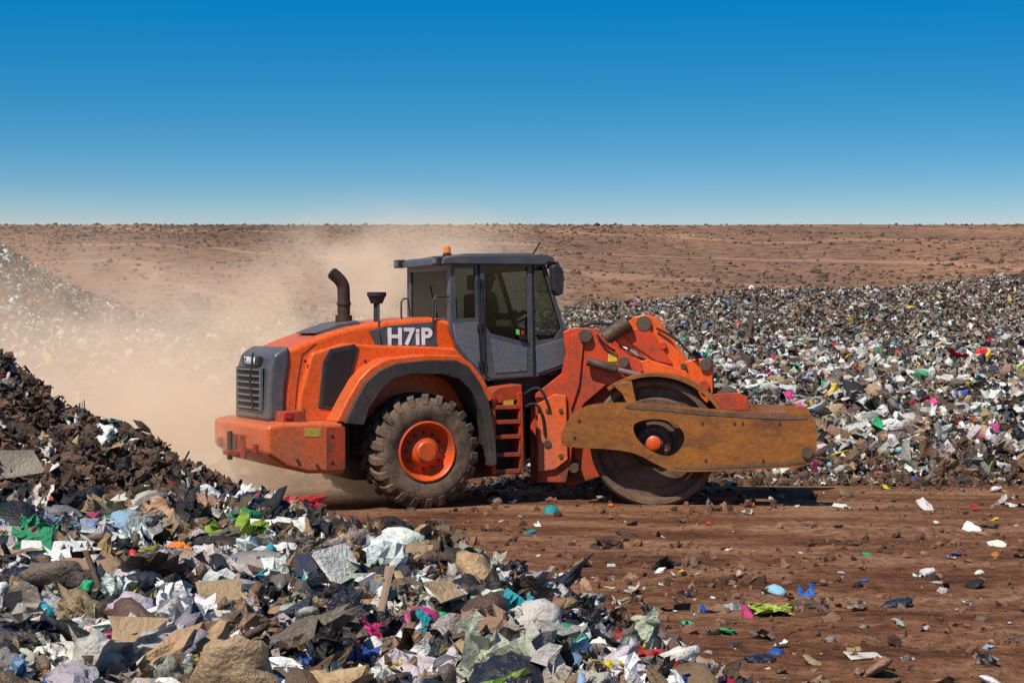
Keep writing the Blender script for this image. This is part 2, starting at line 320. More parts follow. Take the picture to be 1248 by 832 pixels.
for y in(-yi,yi-.07): box("cab_rear_post_%d"%int(y*10),RF,x0,x0+.06,y,y+.07,zb+.18,zt-.08,GREY)
box("cab_rear_glass",RF,x0+.02,x0+.028,-yi+.07,yi-.07,zb+.18,zt-.08,GLASS,0)
box("cab_floor",RF,x0+.02,xf-.02,-yi,yi,zfl+.04,zfl+.12,DARK)
box("cab_lower_rear_wall",RF,x0+.08,x0+.14,-yi,yi,zfl+.1,zb+.02,GREY)
mk("windscreen",[(x1,-yi,zt),(x1,yi,zt),(xf-.01,yi,zf),(xf-.01,-yi,zf)],[(0,1,2,3)],RF,GLASS)
box("cab_front_wall",RF,xf-.05,xf-.005,-yi,yi,zf2,zf,GREY)
box("cab_front_header",RF,x1-.06,x1,-yi,yi,zt-.07,zt,GREY)
prism("cab_roof",[(539,322),(541,314),(556,311),(668,310),(676,314),(677,321),(664,323)],RF,-.84,.84,GREY,.02,3)
prism("roof_cap",[(560,311),(575,308),(655,307),(664,310)],RF,-.6,.6,GREYL,.02,3,ref=-.84)
cyl("beacon_base",RF,c3(545,313,-.35),c3(545,309,-.35),.06,DARK); cyl("beacon",RF,c3(545,309,-.35),c3(545,300,-.35),.052,AMB,r2=.04,bevel=.012)
tube("antenna",RF,[c3(648,312,-.7),c3(658,296,-.7)],.012,BLACK,False)
for i,y in enumerate((-.7,.7)):
    box("work_lamp_%d"%i,RF,x0-.19,x0-.08,y-.09,y+.09,zt-.02,zt+.09,DARK,.015)
    box("work_lamp_lens_%d"%i,RF,x0-.2,x0-.19,y-.07,y+.07,zt-.0,zt+.07,GREYL,.005)
    box("front_lamp_%d"%i,RF,x1+.1,x1+.2,y-.09,y+.09,zt-.05,zt+.05,DARK,.015)
tube("mirror_arm",RF,[c3(668,318,-.84),c3(680,320,-.98),c3(683,330,-1.0)],.015,BLACK,False)
prism("side_mirror",[(673,325),(678,322),(686,326),(688,338),(687,358),(680,361),(675,354)],RF,-1.04,-.92,DARK,.02,3)
tube("grab_rail",RF,[c3(588,455,-.83),c3(586,400,-.84),c3(584,340,-.83)],.012,BLACK,False)
tube("wiper",RF,[(x0-.02,-.2,zb+.16),(x0-.03,.1,zb+.6)],.010,BLACK,False)
sx=(x0+xf)/2+.10; fz=zfl+.12
box("seat_base",RF,sx-.25,sx+.25,-.28,.28,fz,fz+.42,DARK,.04); box("seat_back",RF,sx-.33,sx-.2,-.27,.27,fz+.4,fz+1.0,DARK,.05); box("head_rest",RF,sx-.33,sx-.22,-.14,.14,fz+1.05,fz+1.25,DARK,.03)
cyl("steering_column",RF,(sx+.60,0,fz),(sx+.5,0,fz+.68),.04,DARK)
def torus(name,fr,c,R_,r_,mat,tilt):
    V=[];Fc=[];n=28;m=8
    for i in range(n):
        a=2*math.pi*i/n
        for j in range(m):
            b=2*math.pi*j/m; p=Vector(((R_+r_*math.cos(b))*math.cos(a),(R_+r_*math.cos(b))*math.sin(a),r_*math.sin(b)))
            p=Matrix.Rotation(tilt,3,'Y')@p+Vector(c); V.append(tuple(p))
    for i in range(n):
        for j in range(m): Fc.append((i*m+j,((i+1)%n)*m+j,((i+1)%n)*m+(j+1)%m,i*m+(j+1)%m))
    return mk(name,V,Fc,fr,mat,smooth=True)
torus("steering_wheel",RF,(sx+.46,0,fz+.7),.17,.016,BLACK,math.radians(-30))
for y in(-.5,.36): box("dash_console_%d"%int(y*10),RF,xf-.30,xf-.08,y,y+.14,fz,fz+.45,DARK,.03)
oper=bpy.data.objects.new("machine_operator",None); COL.objects.link(oper)
def skinfig(name,pts,edges,rad,mat,sub=2):
    me=bpy.data.meshes.new(name); me.from_pydata([tuple(RF.M@Vector(p)) for p in pts],edges,[]); me.materials.append(mat)
    o=bpy.data.objects.new(name,me); COL.objects.link(o); o.parent=oper
    o.modifiers.new("s",'SKIN')
    if not me.skin_vertices:
        bm=bmesh.new(); bm.from_mesh(me); bm.verts.layers.skin.verify(); bm.to_mesh(me); bm.free()
    for i,r in enumerate(rad):
        me.skin_vertices[0].data[i].radius=(r,r) if not isinstance(r,tuple) else r; me.skin_vertices[0].data[i].use_root=(i==0)
    s=o.modifiers.new("d",'SUBSURF'); s.levels=sub; s.render_levels=sub
    return o
b0=fz+.50; X=sx-.08
skinfig("torso",[(X,0,b0),(X-.02,0,b0+.2),(X-.02,0,b0+.42),(X,0,b0+.54),(X-.02,-.17,b0+.46),(X+.03,-.24,b0+.22),(X-.02,.17,b0+.46),(X+.03,.24,b0+.22)],[(0,1),(1,2),(2,3),(2,4),(4,5),(2,6),(6,7)],[.15,.14,.15,.06,.085,.06,.085,.06],VEST)
skinfig("forearm_near",[(X+.03,-.24,b0+.22),(X+.25,-.2,b0+.18),(X+.44,-.14,b0+.24),(X+.50,-.12,b0+.27)],[(0,1),(1,2),(2,3)],[.05,.042,.03,.04],SKIN)
skinfig("forearm_far",[(X+.03,.24,b0+.22),(X+.25,.2,b0+.18),(X+.44,.14,b0+.24),(X+.50,.12,b0+.27)],[(0,1),(1,2),(2,3)],[.05,.042,.03,.04],SKIN)
skinfig("legs",[(X,0,b0-.02),(X+.1,-.12,b0-.03),(X+.46,-.15,b0+.0),(X+.54,-.15,b0-.40),(X+.66,-.15,b0-.44),(X+.1,.12,b0-.03),(X+.46,.15,b0+.0),(X+.54,.15,b0-.40),(X+.66,.15,b0-.44)],[(0,1),(1,2),(2,3),(3,4),(0,5),(5,6),(6,7),(7,8)],[.13,.10,.07,.05,.045,.10,.07,.05,.045],CLOTH)
skinfig("head",[(X+.01,0,b0+.54),(X+.02,0,b0+.62),(X+.03,0,b0+.72),(X+.03,0,b0+.78),(X+.115,0,b0+.69)],[(0,1),(1,2),(2,3),(2,4)],[.055,.07,.095,.08,.025],SKIN)
V=[];Fc=[]
for j in range(7):
    a=j/6*math.pi/2
    for i in range(20):
        q=2*math.pi*i/20; r=.125*math.cos(a) if j else .15
        V.append((X+.03+r*math.cos(q)*1.1,r*math.sin(q),b0+.77+.12*math.sin(a)))
for j in range(6):
    for i in range(20): Fc.append((j*20+i,j*20+(i+1)%20,(j+1)*20+(i+1)%20,(j+1)*20+i))
mk("hard_hat",V,Fc,RF,HAT,smooth=True,parent=oper)
# ---------------------------------------------------------------- ladder
prism("ladder_side_panel",[(600,478),(608,472),(636,468),(637,486),(606,492),(600,560)],RF,-1.1,-.7,ORANGE2,.012,2)
for k,(a,b_) in enumerate([((599,480),(600,578)),((632,478),(634,577))]):
    prism("ladder_rail_%d"%k,[a,(a[0]+5,a[1]),(b_[0]+5,b_[1]),b_],RF,-1.15,-.85,ORANGE2,.008,1)
for k,y in enumerate((494,512,530,552,572)):
    prism("ladder_step_%d"%k,[(603,y),(634,y-1),(634,y+4),(603,y+5)],RF,-1.16,-.85,ORANGE2,.005,1)
prism("ladder_back",[(603,490),(634,488),(634,576),(603,578)],RF,-.84,-.6,DARK,.01,1)
prism("fuel_tank",[(585,500),(640,498),(642,560),(600,575)],RF,-.8,.8,DARK,.02,2)
prism("ladder_sticker",[(614,488),(626,487),(626,493),(614,494)],RF,-1.103,-1.0,YEL,0)
cyl("articulation_pin",RF,(.05,0,.5),(.05,0,1.5),.14,DARK); prism("under_cab_frame",[(600,455),(690,448),(680,475),(640,500),(600,500)],RF,-.6,.6,DARK,.02,2)
tube("hydraulic_hose_1",FF,[FF.p(640,480,-.7),FF.p(652,470,-.72),FF.p(664,478,-.72),FF.p(670,500,-.7)],.018,BLACK)
tube("hydraulic_hose_2",FF,[FF.p(636,500,-.7),FF.p(648,488,-.75),FF.p(662,500,-.72),FF.p(664,530,-.7)],.018,BLACK)
# ---------------------------------------------------------------- front frame
fp=lambda x,y,yl:FF.p(x,y,yl)
prism("front_frame_box",[(646,482),(690,450),(740,420),(785,440),(790,560),(700,592),(646,585)],FF,-.42,.42,ORANGE2,.02,2)
A=[(686,404),(700,399),(722,400),(752,424),(780,440),(784,452),(770,462),(738,470),(712,492),(700,516),(696,560),(690,588),(654,588),(652,480),(684,455),(689,430)]
for tag,y0,y1 in(("near",-.62,-.50),("far",.5,.62)):
    prism("tower_plate_"+tag,A,FF,y0,y1,ORANGE2,.014,2,ref=-.62)
prism("frame_step_plate",[(655,492),(676,480),(690,482),(692,560),(676,572),(656,575)],FF,-.68,-.62,ORANGE,.012,2)
prism("tower_stiffener",[(694,410),(704,404),(712,410),(706,470),(696,500),(692,470)],FF,-.66,-.62,ORANGE2,.008,1)
for k,(x,y,r) in enumerate([(714,409,.085),(760,441,.07),(700,570,.06),(668,540,.05),(668,500,.03),(684,500,.03),(684,555,.03)]):
    q=fp(x,y,-.62); cyl("pin_%d"%k,FF,(q[0],-.70,q[2]),(q[0],.68,q[2]),r,STEEL)
B=[(764,394),(772,386),(786,383),(798,387),(806,398),(836,440),(860,437),(868,444),(869,478),(862,492),(846,490),(842,474),(824,460),(798,448),(776,428),(754,420),(744,410)]
for tag,y0,y1 in(("near",-.46,-.34),("far",.34,.46)):
    prism("boom_arm_"+tag,B,FF,y0,y1,ORANGE,.014,2,ref=-.46)
prism("boom_inner_web",[(756,408),(786,396),(800,412),(820,444),(800,440),(776,424)],FF,-.50,-.46,ORANGE2,.01,1)
for k,(x,y,r) in enumerate([(785,394,.10),(808,421,.05),(860,444,.08),(858,470,.07),(833,446,.04)]):
    q=fp(x,y,-.46); cyl("boom_pin_%d"%k,FF,(q[0],-.51,q[2]),(q[0],.51,q[2]),r,STEEL if k%2==0 else ORANGE2)
prism("boom_cross_tube",[(770,400),(800,400),(812,430),(800,440),(770,425)],FF,-.34,.34,ORANGE2,.03,2,ref=-.46)
prism("lower_boom",[(738,448),(790,438),(836,452),(852,478),(830,470),(780,462),(748,468)],FF,-.58,-.48,ORANGE,.012,2)
prism("yellow_warning",[(741,431),(752,430),(752,440),(741,441)],FF,-.626,-.5,YEL,0)
a=fp(712,420,-.2); b_=fp(752,402,-.2); c_=fp(788,392,-.2)
cyl("tilt_cylinder",FF,a,b_,.085,DARK); cyl("tilt_rod",FF,b_,c_,.045,CHROME)
cyl("lift_cylinder",FF,fp(738,412,-.55),fp(766,392,-.55),.10,STEEL)
cyl("lift_cylinder_near",FF,fp(716,440,-.72),fp(752,450,-.72),.06,STEEL); cyl("lift_rod_near",FF,fp(752,450,-.72),fp(800,462,-.70),.035,CHROME)
tube("boom_hose_1",FF,[fp(700,402,-.4),fp(722,392,-.4),fp(745,396,-.4),fp(765,386,-.4),fp(778,388,-.4)],.018,BLACK)
tube("boom_hose_2",FF,[fp(728,408,-.66),fp(735,420,-.7),fp(750,428,-.66)],.016,BLACK)
tube("boom_hose_3",FF,[fp(800,400,-.5),fp(822,410,-.55),fp(840,430,-.5),fp(852,440,-.5)],.016,BLACK)
dc=fp(797,537,-1.02); DR=.825
def drum(tag,yo,yi_):
    s=1 if yi_>yo else -1; P=lambda r,t:(r,yo+s*t); c=(dc[0],DR-.03)
    Wd=abs(yi_-yo)
    lathe("drum_"+tag,FF,c,[P(0,.10),P(.30,.10),P(.32,.07),P(.56,.06),P(.60,.10),P(.70,.10),P(.74,.0),P(.79,-.005),P(DR,.03),P(DR,Wd-.03),P(.79,Wd),P(.0,Wd)],MUD,96)
    lathe("drum_hub_"+tag,FF,c,[P(.24,.10),P(.23,.0),P(.19,-.02),P(.13,-.02),P(.12,-.06),P(.0,-.06)],DARK,40)
    lathe("drum_hub_cap_"+tag,FF,c,[P(.10,-.05),P(.095,-.11),P(.07,-.13),P(0,-.13)],RIM,32)
    for k in range(12):
        q=2*math.pi*k/12; x=c[0]+.18*math.cos(q); z=c[1]+.18*math.sin(q)
        cyl("drum_bolt_%s_%d"%(tag,k),FF,(x,yo-s*.03,z),(x,yo+s*.02,z),.018,ORANGE2,6,bevel=0)
drum("near",-1.02,-.62); drum("far",1.02,.62)
cyl("front_axle",FF,(dc[0],-.65,DR),(dc[0],.65,DR),.2,DARK)
cx,cz=797,540
arc=[(cx+94*math.cos(t_),cz-86*math.sin(t_)) for t_ in np.linspace(math.radians(25),math.radians(128),16)]
arc2=[(cx+89*math.cos(t_),cz-81*math.sin(t_)) for t_ in np.linspace(math.radians(128),math.radians(25),16)]
prism("drum_fender",[(p[0],p[1]) for p in arc+arc2],FF,-1.12,-.60,RUST,.006,1)
prism("drum_fender_far",[(p[0],p[1]) for p in arc+arc2],FF,.60,1.12,RUST,.006,1,ref=-1.12)
plate=[(684,530),(689,516),(702,500),(720,492),(762,490),(806,492),(870,499),(925,502),(986,504),(994,509),(996,530),(995,552),(986,569),(935,571),(880,574),(822,575),(800,566),(778,553),(748,547),(690,545),(684,540)]
hole=[(771,517),(782,512),(800,510),(818,513),(830,521),(835,533),(831,545),(822,554),(811,557),(797,552),(783,543),(773,530)]
def smoothloop(l,it=1):
    for _ in range(it):
        o=[]
        for i in range(len(l)):
            a=l[i];b=l[(i+1)%len(l)]; o+=[(a[0]*.75+b[0]*.25,a[1]*.75+b[1]*.25),(a[0]*.25+b[0]*.75,a[1]*.25+b[1]*.75)]
        l=o
    return l
plate=smoothloop(plate,1); hole=smoothloop(hole,2)
prism("push_frame_near",plate,FF,-1.26,-1.15,RUST,0,holes=[hole]); prism("push_frame_far",plate,FF,1.15,1.24,RUST,0,holes=[hole],ref=-1.24)
prism("plate_lip",[(745,468),(770,464),(776,492),(764,492),(758,480)],FF,-1.2,-1.13,RUST,.01,1)
prism("wear_strip_top",smoothloop([(762,493),(806,495),(870,502),(984,507),(984,512),(870,507),(806,500),(762,498)]),FF,-1.268,-1.255,MUD,0)
prism("wear_strip_bottom",smoothloop([(822,572),(880,571),(980,566),(986,560),(980,562),(880,567),(822,568)]),FF,-1.266,-1.255,MUD,0)
a=fp(925,505,-1.2);b_=fp(960,565,-1.2)
box("push_frame_cross_beam",FF,a[0],b_[0],-1.15,1.15,b_[2],a[2],RUST,.02)
q=fp(984,551,-1.24); cyl("frame_end_pin",FF,(q[0],-1.30,q[2]),(q[0],-1.1,q[2]),.075,STEEL)
for k,(x,y) in enumerate([(895,515),(905,515),(950,515),(706,512),(700,532),(856,515),(860,560),(930,560)]):
    q=fp(x,y,-1.24); cyl("frame_bolt_%d"%k,FF,(q[0],-1.275,q[2]),(q[0],-1.2,q[2]),.018,DARK,10,bevel=0)
q=fp(885,490,-.5); cyl("front_roller",FF,(q[0],-.7,q[2]),(q[0],.9,q[2]),.17,MUD,32)
prism("roller_bracket",[(868,480),(900,478),(912,486),(914,500),(868,500)],FF,-.74,-.70,ORANGE2,.01,1,ref=-.74)
prism("front_link",[(840,480),(870,474),(910,484),(915,498),(845,498)],FF,.0,.12,ORANGE2,.01,1,ref=-.4)
# ---------------------------------------------------------------- ground mesh
def lines(segs):
    out=[]
    for a,b,s in segs: out+=list(np.arange(a,b,s))
    return np.array(out+[segs[-1][1]])
xl=lines([(-900,-200,50),(-200,-60,8),(-60,-25,1.2),(-25,-9,.25),(-9,9,.045),(9,28,.25),(28,60,1.2),(60,200,8),(200,900,50)])
dl=lines([(-200,-20,30),(-20,3,1.5),(3,6,.3),(6,31,.05),(31,60,.16),(60,100,.4),(100,200,4),(200,1600,70)])
Xg,Dg=np.meshgrid(xl,dl); Zg=H(Xg,Dg-25)
def gridmesh(name,X,Y,Z,mat,attr=None):
    h,wd=X.shape; me=bpy.data.meshes.new(name); V=np.stack([X,Y,Z],-1).reshape(-1,3).astype(np.float32)
    i=np.arange(h*wd).reshape(h,wd); Fq=np.stack([i[:-1,:-1],i[:-1,1:],i[1:,1:],i[1:,:-1]],-1).reshape(-1,4)
    me.vertices.add(len(V)); me.vertices.foreach_set('co',V.ravel()); me.loops.add(Fq.size); me.loops.foreach_set('vertex_index',Fq.ravel().astype(np.int32))
    me.polygons.add(len(Fq)); me.polygons.foreach_set('loop_start',np.arange(0,Fq.size,4,dtype=np.int32)); me.polygons.foreach_set('loop_total',np.full(len(Fq),4,dtype=np.int32)); me.polygons.foreach_set('use_smooth',np.ones(len(Fq),bool))
    if attr is not None:
        a=me.attributes.new('mask','FLOAT','POINT'); a.data.foreach_set('value',attr.ravel().astype(np.float32))
    me.update(); me.validate(); me.materials.append(mat); o=bpy.data.objects.new(name,me); COL.objects.link(o); return o
m,t,b,L=newmat("dirt")
tc=N(t,'ShaderNodeTexCoord')
def noise(s,det=6,scl=(1,1,1),ro=.6):
    mpn=N(t,'ShaderNodeMapping'); mpn.inputs['Scale'].default_value=scl; L(tc.outputs['Object'],mpn.inputs[0])
    n=N(t,'ShaderNodeTexNoise'); n.inputs['Scale'].default_value=s; n.inputs['Detail'].default_value=det; n.inputs['Roughness'].default_value=ro; L(mpn.outputs[0],n.inputs[0]); return n
def ramp(inp,stops):
    r=N(t,'ShaderNodeValToRGB'); e=r.color_ramp.elements
    while len(e)<len(stops): e.new(.5)
    for q,(p,c) in zip(e,stops): q.position=p; q.color=(*c,1)
    L(inp,r.inputs[0]); return r
n1=noise(.6,9,(.6,1.4,1),.68); n2=noise(9,10,ro=.7); n3=noise(45,4)
r1=ramp(n1.outputs[0],[(.36,(.145,.058,.028)),(.47,(.33,.140,.068)),(.60,(.56,.30,.165))])
r2=ramp(n2.outputs[0],[(.34,(.25,.21,.19)),(.5,(.85,.82,.80)),(.72,(1.3,1.25,1.2))])
mu=N(t,'ShaderNodeMixRGB',blend_type='MULTIPLY'); mu.inputs[0].default_value=1; L(r1.outputs[0],mu.inputs[1]); L(r2.outputs[0],mu.inputs[2])
vo=N(t,'ShaderNodeTexVoronoi'); vo.inputs['Scale'].default_value=9; L(tc.outputs['Object'],vo.inputs[0])
hv=N(t,'ShaderNodeSeparateColor'); L(vo.outputs['Color'],hv.inputs[0])
tr_=ramp(hv.outputs[0],[(0,(.03,.022,.017)),(.25,(.08,.05,.035)),(.45,(.14,.09,.06)),(.62,(.2,.15,.12)),(.85,(.30,.26,.23)),(.96,(.45,.44,.42))]); tr_.color_ramp.interpolation='CONSTANT'
at=N(t,'ShaderNodeAttribute'); at.attribute_name='mask'
mx=N(t,'ShaderNodeMixRGB'); L(at.outputs['Fac'],mx.inputs[0]); L(mu.outputs[0],mx.inputs[1]); L(tr_.outputs[0],mx.inputs[2]); L(mx.outputs[0],b.inputs['Base Color'])
b.inputs['Roughness'].default_value=.95; b.inputs['Specular IOR Level'].default_value=.15
ad=N(t,'ShaderNodeMath',operation='ADD'); L(n2.outputs[0],ad.inputs[0]); L(n3.outputs[0],ad.inputs[1])
bp=N(t,'ShaderNodeBump'); bp.inputs['Strength'].default_value=1; bp.inputs['Distance'].default_value=.07; L(ad.outputs[0],bp.inputs['Height']); L(bp.outputs[0],b.inputs['Normal'])
DIRT=m
pm=sm(pile_m(Xg,Dg)/1.0)*(Dg<20.5)*.6
fm=sm((Dg-29.3)/1.2)*(Dg<140)
gridmesh("ground",Xg,Dg-25,Zg,DIRT,np.clip(pm+fm,0,1))
# ---------------------------------------------------------------- hill
def Hh(x,d):
    tt=np.clip((d-190)/262,0,1)
    return -1+27.2*tt**.9+(1.6*fbm(x,d,.02,4,50)+.7*fbm(x,d*.4,.09,3,52))*np.sin(np.pi*tt)+.12*fbm(x,d,.05,2,53)
xs=np.linspace(-900,900,700); ds=np.concatenate([np.linspace(170,470,200),np.linspace(480,1500,10)])
Xh,Dh=np.meshgrid(xs,ds); Zh=Hh(Xh,Dh)
m,t,b,L=newmat("hill_earth"); tc=N(t,'ShaderNodeTexCoord')
n1=noise(.02,8,(1,.6,1)); n2=noise(.6,9,(.7,1,1),.75)
r1=ramp(n1.outputs[0],[(.3,(.17,.102,.072)),(.5,(.26,.148,.098)),(.7,(.36,.19,.115))])  # earth tones muted to carry distance haze in the colour
r2=ramp(n2.outputs[0],[(.38,(.30,.29,.28)),(.5,(.8,.8,.8)),(.66,(1.3,1.25,1.2))])
mu=N(t,'ShaderNodeMixRGB',blend_type='MULTIPLY'); mu.inputs[0].default_value=.95; L(r1.outputs[0],mu.inputs[1]); L(r2.outputs[0],mu.inputs[2])
wv=N(t,'ShaderNodeTexWave'); wv.bands_direction='DIAGONAL'; wv.inputs['Scale'].default_value=.008; wv.inputs['Distortion'].default_value=8; wv.inputs['Detail'].default_value=4; L(tc.outputs['Object'],wv.inputs[0])
wr=ramp(wv.outputs[0],[(.97,(0,0,0)),(.995,(.4,.4,.4))])
mx=N(t,'ShaderNodeMixRGB'); L(wr.outputs[0],mx.inputs[0]); L(mu.outputs[0],mx.inputs[1]); mx.inputs[2].default_value=(.48,.27,.17,1)
L(mx.outputs[0],b.inputs['Base Color']); b.inputs['Roughness'].default_value=1; b.inputs['Specular IOR Level'].default_value=.05
hill=gridmesh("hill",Xh,Dh-25,Zh,m)
# ---------------------------------------------------------------- scatter
def ico(sub):
    bm=bmesh.new(); bmesh.ops.create_icosphere(bm,subdivisions=sub,radius=.5); V=np.array([v.co[:] for v in bm.verts]); Fc=np.array([[v.index for v in f.verts] for f in bm.faces]); bm.free(); return V,Fc
def n3d(V,s,seed):
    return fbm(V[:,0]*s+V[:,2]*s*.7+seed*3.7,V[:,1]*s-V[:,2]*s*.6,1,3,seed)
def p_bag(sub,seed):
    V,Fc=ico(sub); V=V.copy()
    k=1+.35*n3d(V,3,seed)-.28*np.abs(n3d(V,7,seed+5))-.16*np.abs(n3d(V,14,seed+6)); V=V*k[:,None]; V[:,2]*=.6; V[:,0]*=1.2; return V,Fc,True
def p_crump(sub,seed,smo=False):
    V,Fc=ico(sub); V=V.copy(); r=np.random.default_rng(seed)
    k=.8+.6*n3d(V,2.6,seed)+.7*np.abs(n3d(V,4.5,seed+2))-.55*np.abs(n3d(V,8,seed+5)); V=V*k[:,None]
    V+=.09*np.stack([n3d(V,11,seed+11),n3d(V,11,seed+12),n3d(V,11,seed+13)],-1)
    V*=np.array([r.uniform(.9,1.6),r.uniform(.6,1),r.uniform(.3,.6)]); return V,Fc,smo
def p_clod(sub,seed):
    V,Fc=ico(sub); r=np.random.default_rng(seed); k=1+.6*n3d(V,3.5,seed)+.45*n3d(V,9,seed+3); V=V*k[:,None]+r.normal(size=V.shape)*.05; V*=np.array([r.uniform(.9,1.5),r.uniform(.6,1),r.uniform(.4,.75)]); return V,Fc,False
def p_sheet(n,seed,amp=.4,smooth=False):
    r=np.random.default_rng(seed); g=np.linspace(-.5,.5,n); X,Y=np.meshgrid(g,g)
    Z=amp*fbm(X+3+seed,Y+9,2.2,3,seed)+amp*1.1*np.abs(fbm(X+seed,Y,4.2,3,seed+9))
    X2=X*(.75+.35*r.random())+.35*fbm(X,Y+seed,3.2,3,seed+2)+.25/n*r.normal(size=X.shape); Y2=Y*(.6+.35*r.random())+.35*fbm(X+seed,Y,3.2,3,seed+4)+.25/n*r.normal(size=X.shape)
    V=np.stack([X2,Y2,Z],-1).reshape(-1,3); i=np.arange(n*n).reshape(n,n)
    return V,np.stack([i[:-1,:-1],i[:-1,1:],i[1:,1:],i[1:,:-1]],-1).reshape(-1,4),smooth
def p_box(seed,dx=1,dy=.7,dz=.35):
    r=np.random.default_rng(seed); V=np.array([(x,y,z) for x in(-.5,.5) for y in(-.5,.5) for z in(-.5,.5)])*[dx,dy,dz]+r.normal(size=(8,3))*.05
    return V,np.array([(0,1,3,2),(4,6,7,5),(0,4,5,1),(2,3,7,6),(0,2,6,4),(1,5,7,3)]),False
def p_bottle(seed):
    n=8; V=[];pr=[(-.5,.02),(-.5,.13),(-.1,.14),(.2,.13),(.36,.05),(.5,.045),(.5,.01)]
    for x,r_ in pr:
        for i in range(n): a=2*math.pi*i/n; V.append((x,r_*math.cos(a),r_*math.sin(a)*.8))
    Fc=[(j*n+i,j*n+(i+1)%n,(j+1)*n+(i+1)%n,(j+1)*n+i) for j in range(len(pr)-1) for i in range(n)]
    return np.array(V),np.array(Fc),True
def rots(n,tilt):
    a=rng.uniform(0,2*np.pi,n); b=rng.normal(0,tilt,n); c=rng.normal(0,tilt,n)
    ca,sa,cb,sb,cc,sc=np.cos(a),np.sin(a),np.cos(b),np.sin(b),np.cos(c),np.sin(c); R=np.zeros((n,3,3))
    R[:,0,0]=ca*cb;R[:,0,1]=ca*sb*sc-sa*cc;R[:,0,2]=ca*sb*cc+sa*sc;R[:,1,0]=sa*cb;R[:,1,1]=sa*sb*sc+ca*cc;R[:,1,2]=sa*sb*cc-ca*sc;R[:,2,0]=-sb;R[:,2,1]=cb*sc;R[:,2,2]=cb*cc
    return R
PAL=np.array([(.80,.78,.73),(.62,.57,.50),(.44,.41,.37),(.26,.24,.215),(.14,.10,.075),(.12,.07,.042),(.26,.155,.085),(.42,.27,.15),(.010,.010,.012),(.018,.022,.035),(.02,.11,.45),(.01,.33,.38),(.02,.36,.14),(.58,.02,.02),(.62,.04,.20),(.80,.56,.02),(.26,.45,.62),(.72,.22,.03),(.42,.62,.06),(.36,.29,.23)])
def palcol(n,wts):
    w_=np.array(wts,float); w_/=w_.sum(); i=rng.choice(len(PAL),n,p=w_); c=PAL[i]*rng.uniform(.6,1.1,(n,1))*(1+rng.normal(0,.05,(n,3))); return np.clip(c,.005,.9)
W_BIG=[17,10,6,4,6,8,9,11,20,7,1.2,1.8,1.3,.6,.6,.7,1.4,.3,.4,3]
W_NEAR=[15,10,7,5,10,11,11,9,13,5,2.0,2.6,2.2,1.5,1.4,1.5,1.8,1,.9,3]
W_FAR=[14,12,10,8,14,12,12,10,8,2,.4,.5,.4,.6,.5,.5,.6,.5,.3,2]
W_RIDGE=[4,6,8,9,21,18,16,11,11,3,.2,.3,.2,.3,.2,.2,.3,.2,.1,1.5]
def scatter(name,protos,idx,pos,scl,R,col,gloss,mat):
    VV=[];LL=[];LT=[];CC=[];SMo=[];off=0
    for k,(V,Fc,smo) in enumerate(protos):
        s=np.where(idx==k)[0]
        if len(s)==0: continue
        v=V[None]*scl[s][:,None,:]; v=np.einsum('nij,nvj->nvi',R[s],v)+pos[s][:,None,:]
        nv=len(V); VV.append(v.reshape(-1,3)); f=Fc[None]+(np.arange(len(s))*nv)[:,None,None]+off; LL.append(f.ravel()); LT.append(np.full(len(s)*len(Fc),Fc.shape[1])); SMo.append(np.full(len(s)*len(Fc),smo))
        c=np.concatenate([col[s],gloss[s][:,None]],1); CC.append(np.repeat(c,nv,axis=0)); off+=nv*len(s)
    V=np.concatenate(VV).astype(np.float32); Lp=np.concatenate(LL).astype(np.int32); T=np.concatenate(LT).astype(np.int32); C=np.concatenate(CC).astype(np.float32)
    me=bpy.data.meshes.new(name); me.vertices.add(len(V)); me.vertices.foreach_set('co',V.ravel()); me.loops.add(len(Lp)); me.loops.foreach_set('vertex_index',Lp)
    me.polygons.add(len(T)); st=np.concatenate([[0],np.cumsum(T)[:-1]]).astype(np.int32); me.polygons.foreach_set('loop_start',st); me.polygons.foreach_set('loop_total',T); me.polygons.foreach_set('use_smooth',np.concatenate(SMo).astype(bool))
    a=me.color_attributes.new('Col','FLOAT_COLOR','POINT'); a.data.foreach_set('color',C.ravel()); me.update(); me.materials.append(mat)
    o=bpy.data.objects.new(name,me); COL.objects.link(o); return o
m,t,b,L=newmat("rubbish"); tc=N(t,'ShaderNodeTexCoord'); at=N(t,'ShaderNodeAttribute'); at.attribute_name='Col'
n1=noise(7,6,ro=.72); n2=noise(30,4)
r=N(t,'ShaderNodeMapRange'); r.inputs[1].default_value=.51; r.inputs[2].default_value=.70; r.inputs[4].default_value=.7; L(n1.outputs[0],r.inputs[0])
mx=N(t,'ShaderNodeMixRGB'); L(r.outputs[0],mx.inputs[0]); L(at.outputs['Color'],mx.inputs[1]); mx.inputs[2].default_value=(.12,.072,.042,1); L(mx.outputs[0],b.inputs['Base Color'])
rr=N(t,'ShaderNodeMapRange'); rr.inputs[3].default_value=.85; rr.inputs[4].default_value=.2; L(at.outputs['Alpha'],rr.inputs[0]); L(rr.outputs[0],b.inputs['Roughness']); b.inputs['Specular IOR Level'].default_value=.5
bp=N(t,'ShaderNodeBump'); bp.inputs['Strength'].default_value=.8; bp.inputs['Distance'].default_value=.03; L(n2.outputs[0],bp.inputs['Height']); L(bp.outputs[0],b.inputs['Normal'])
RUB=m
def mkscl(n,lo,hi,p=2.0):
    s=lo+(hi-lo)*rng.random(n)**p; return s[:,None]*rng.uniform(.6,1.3,(n,3))
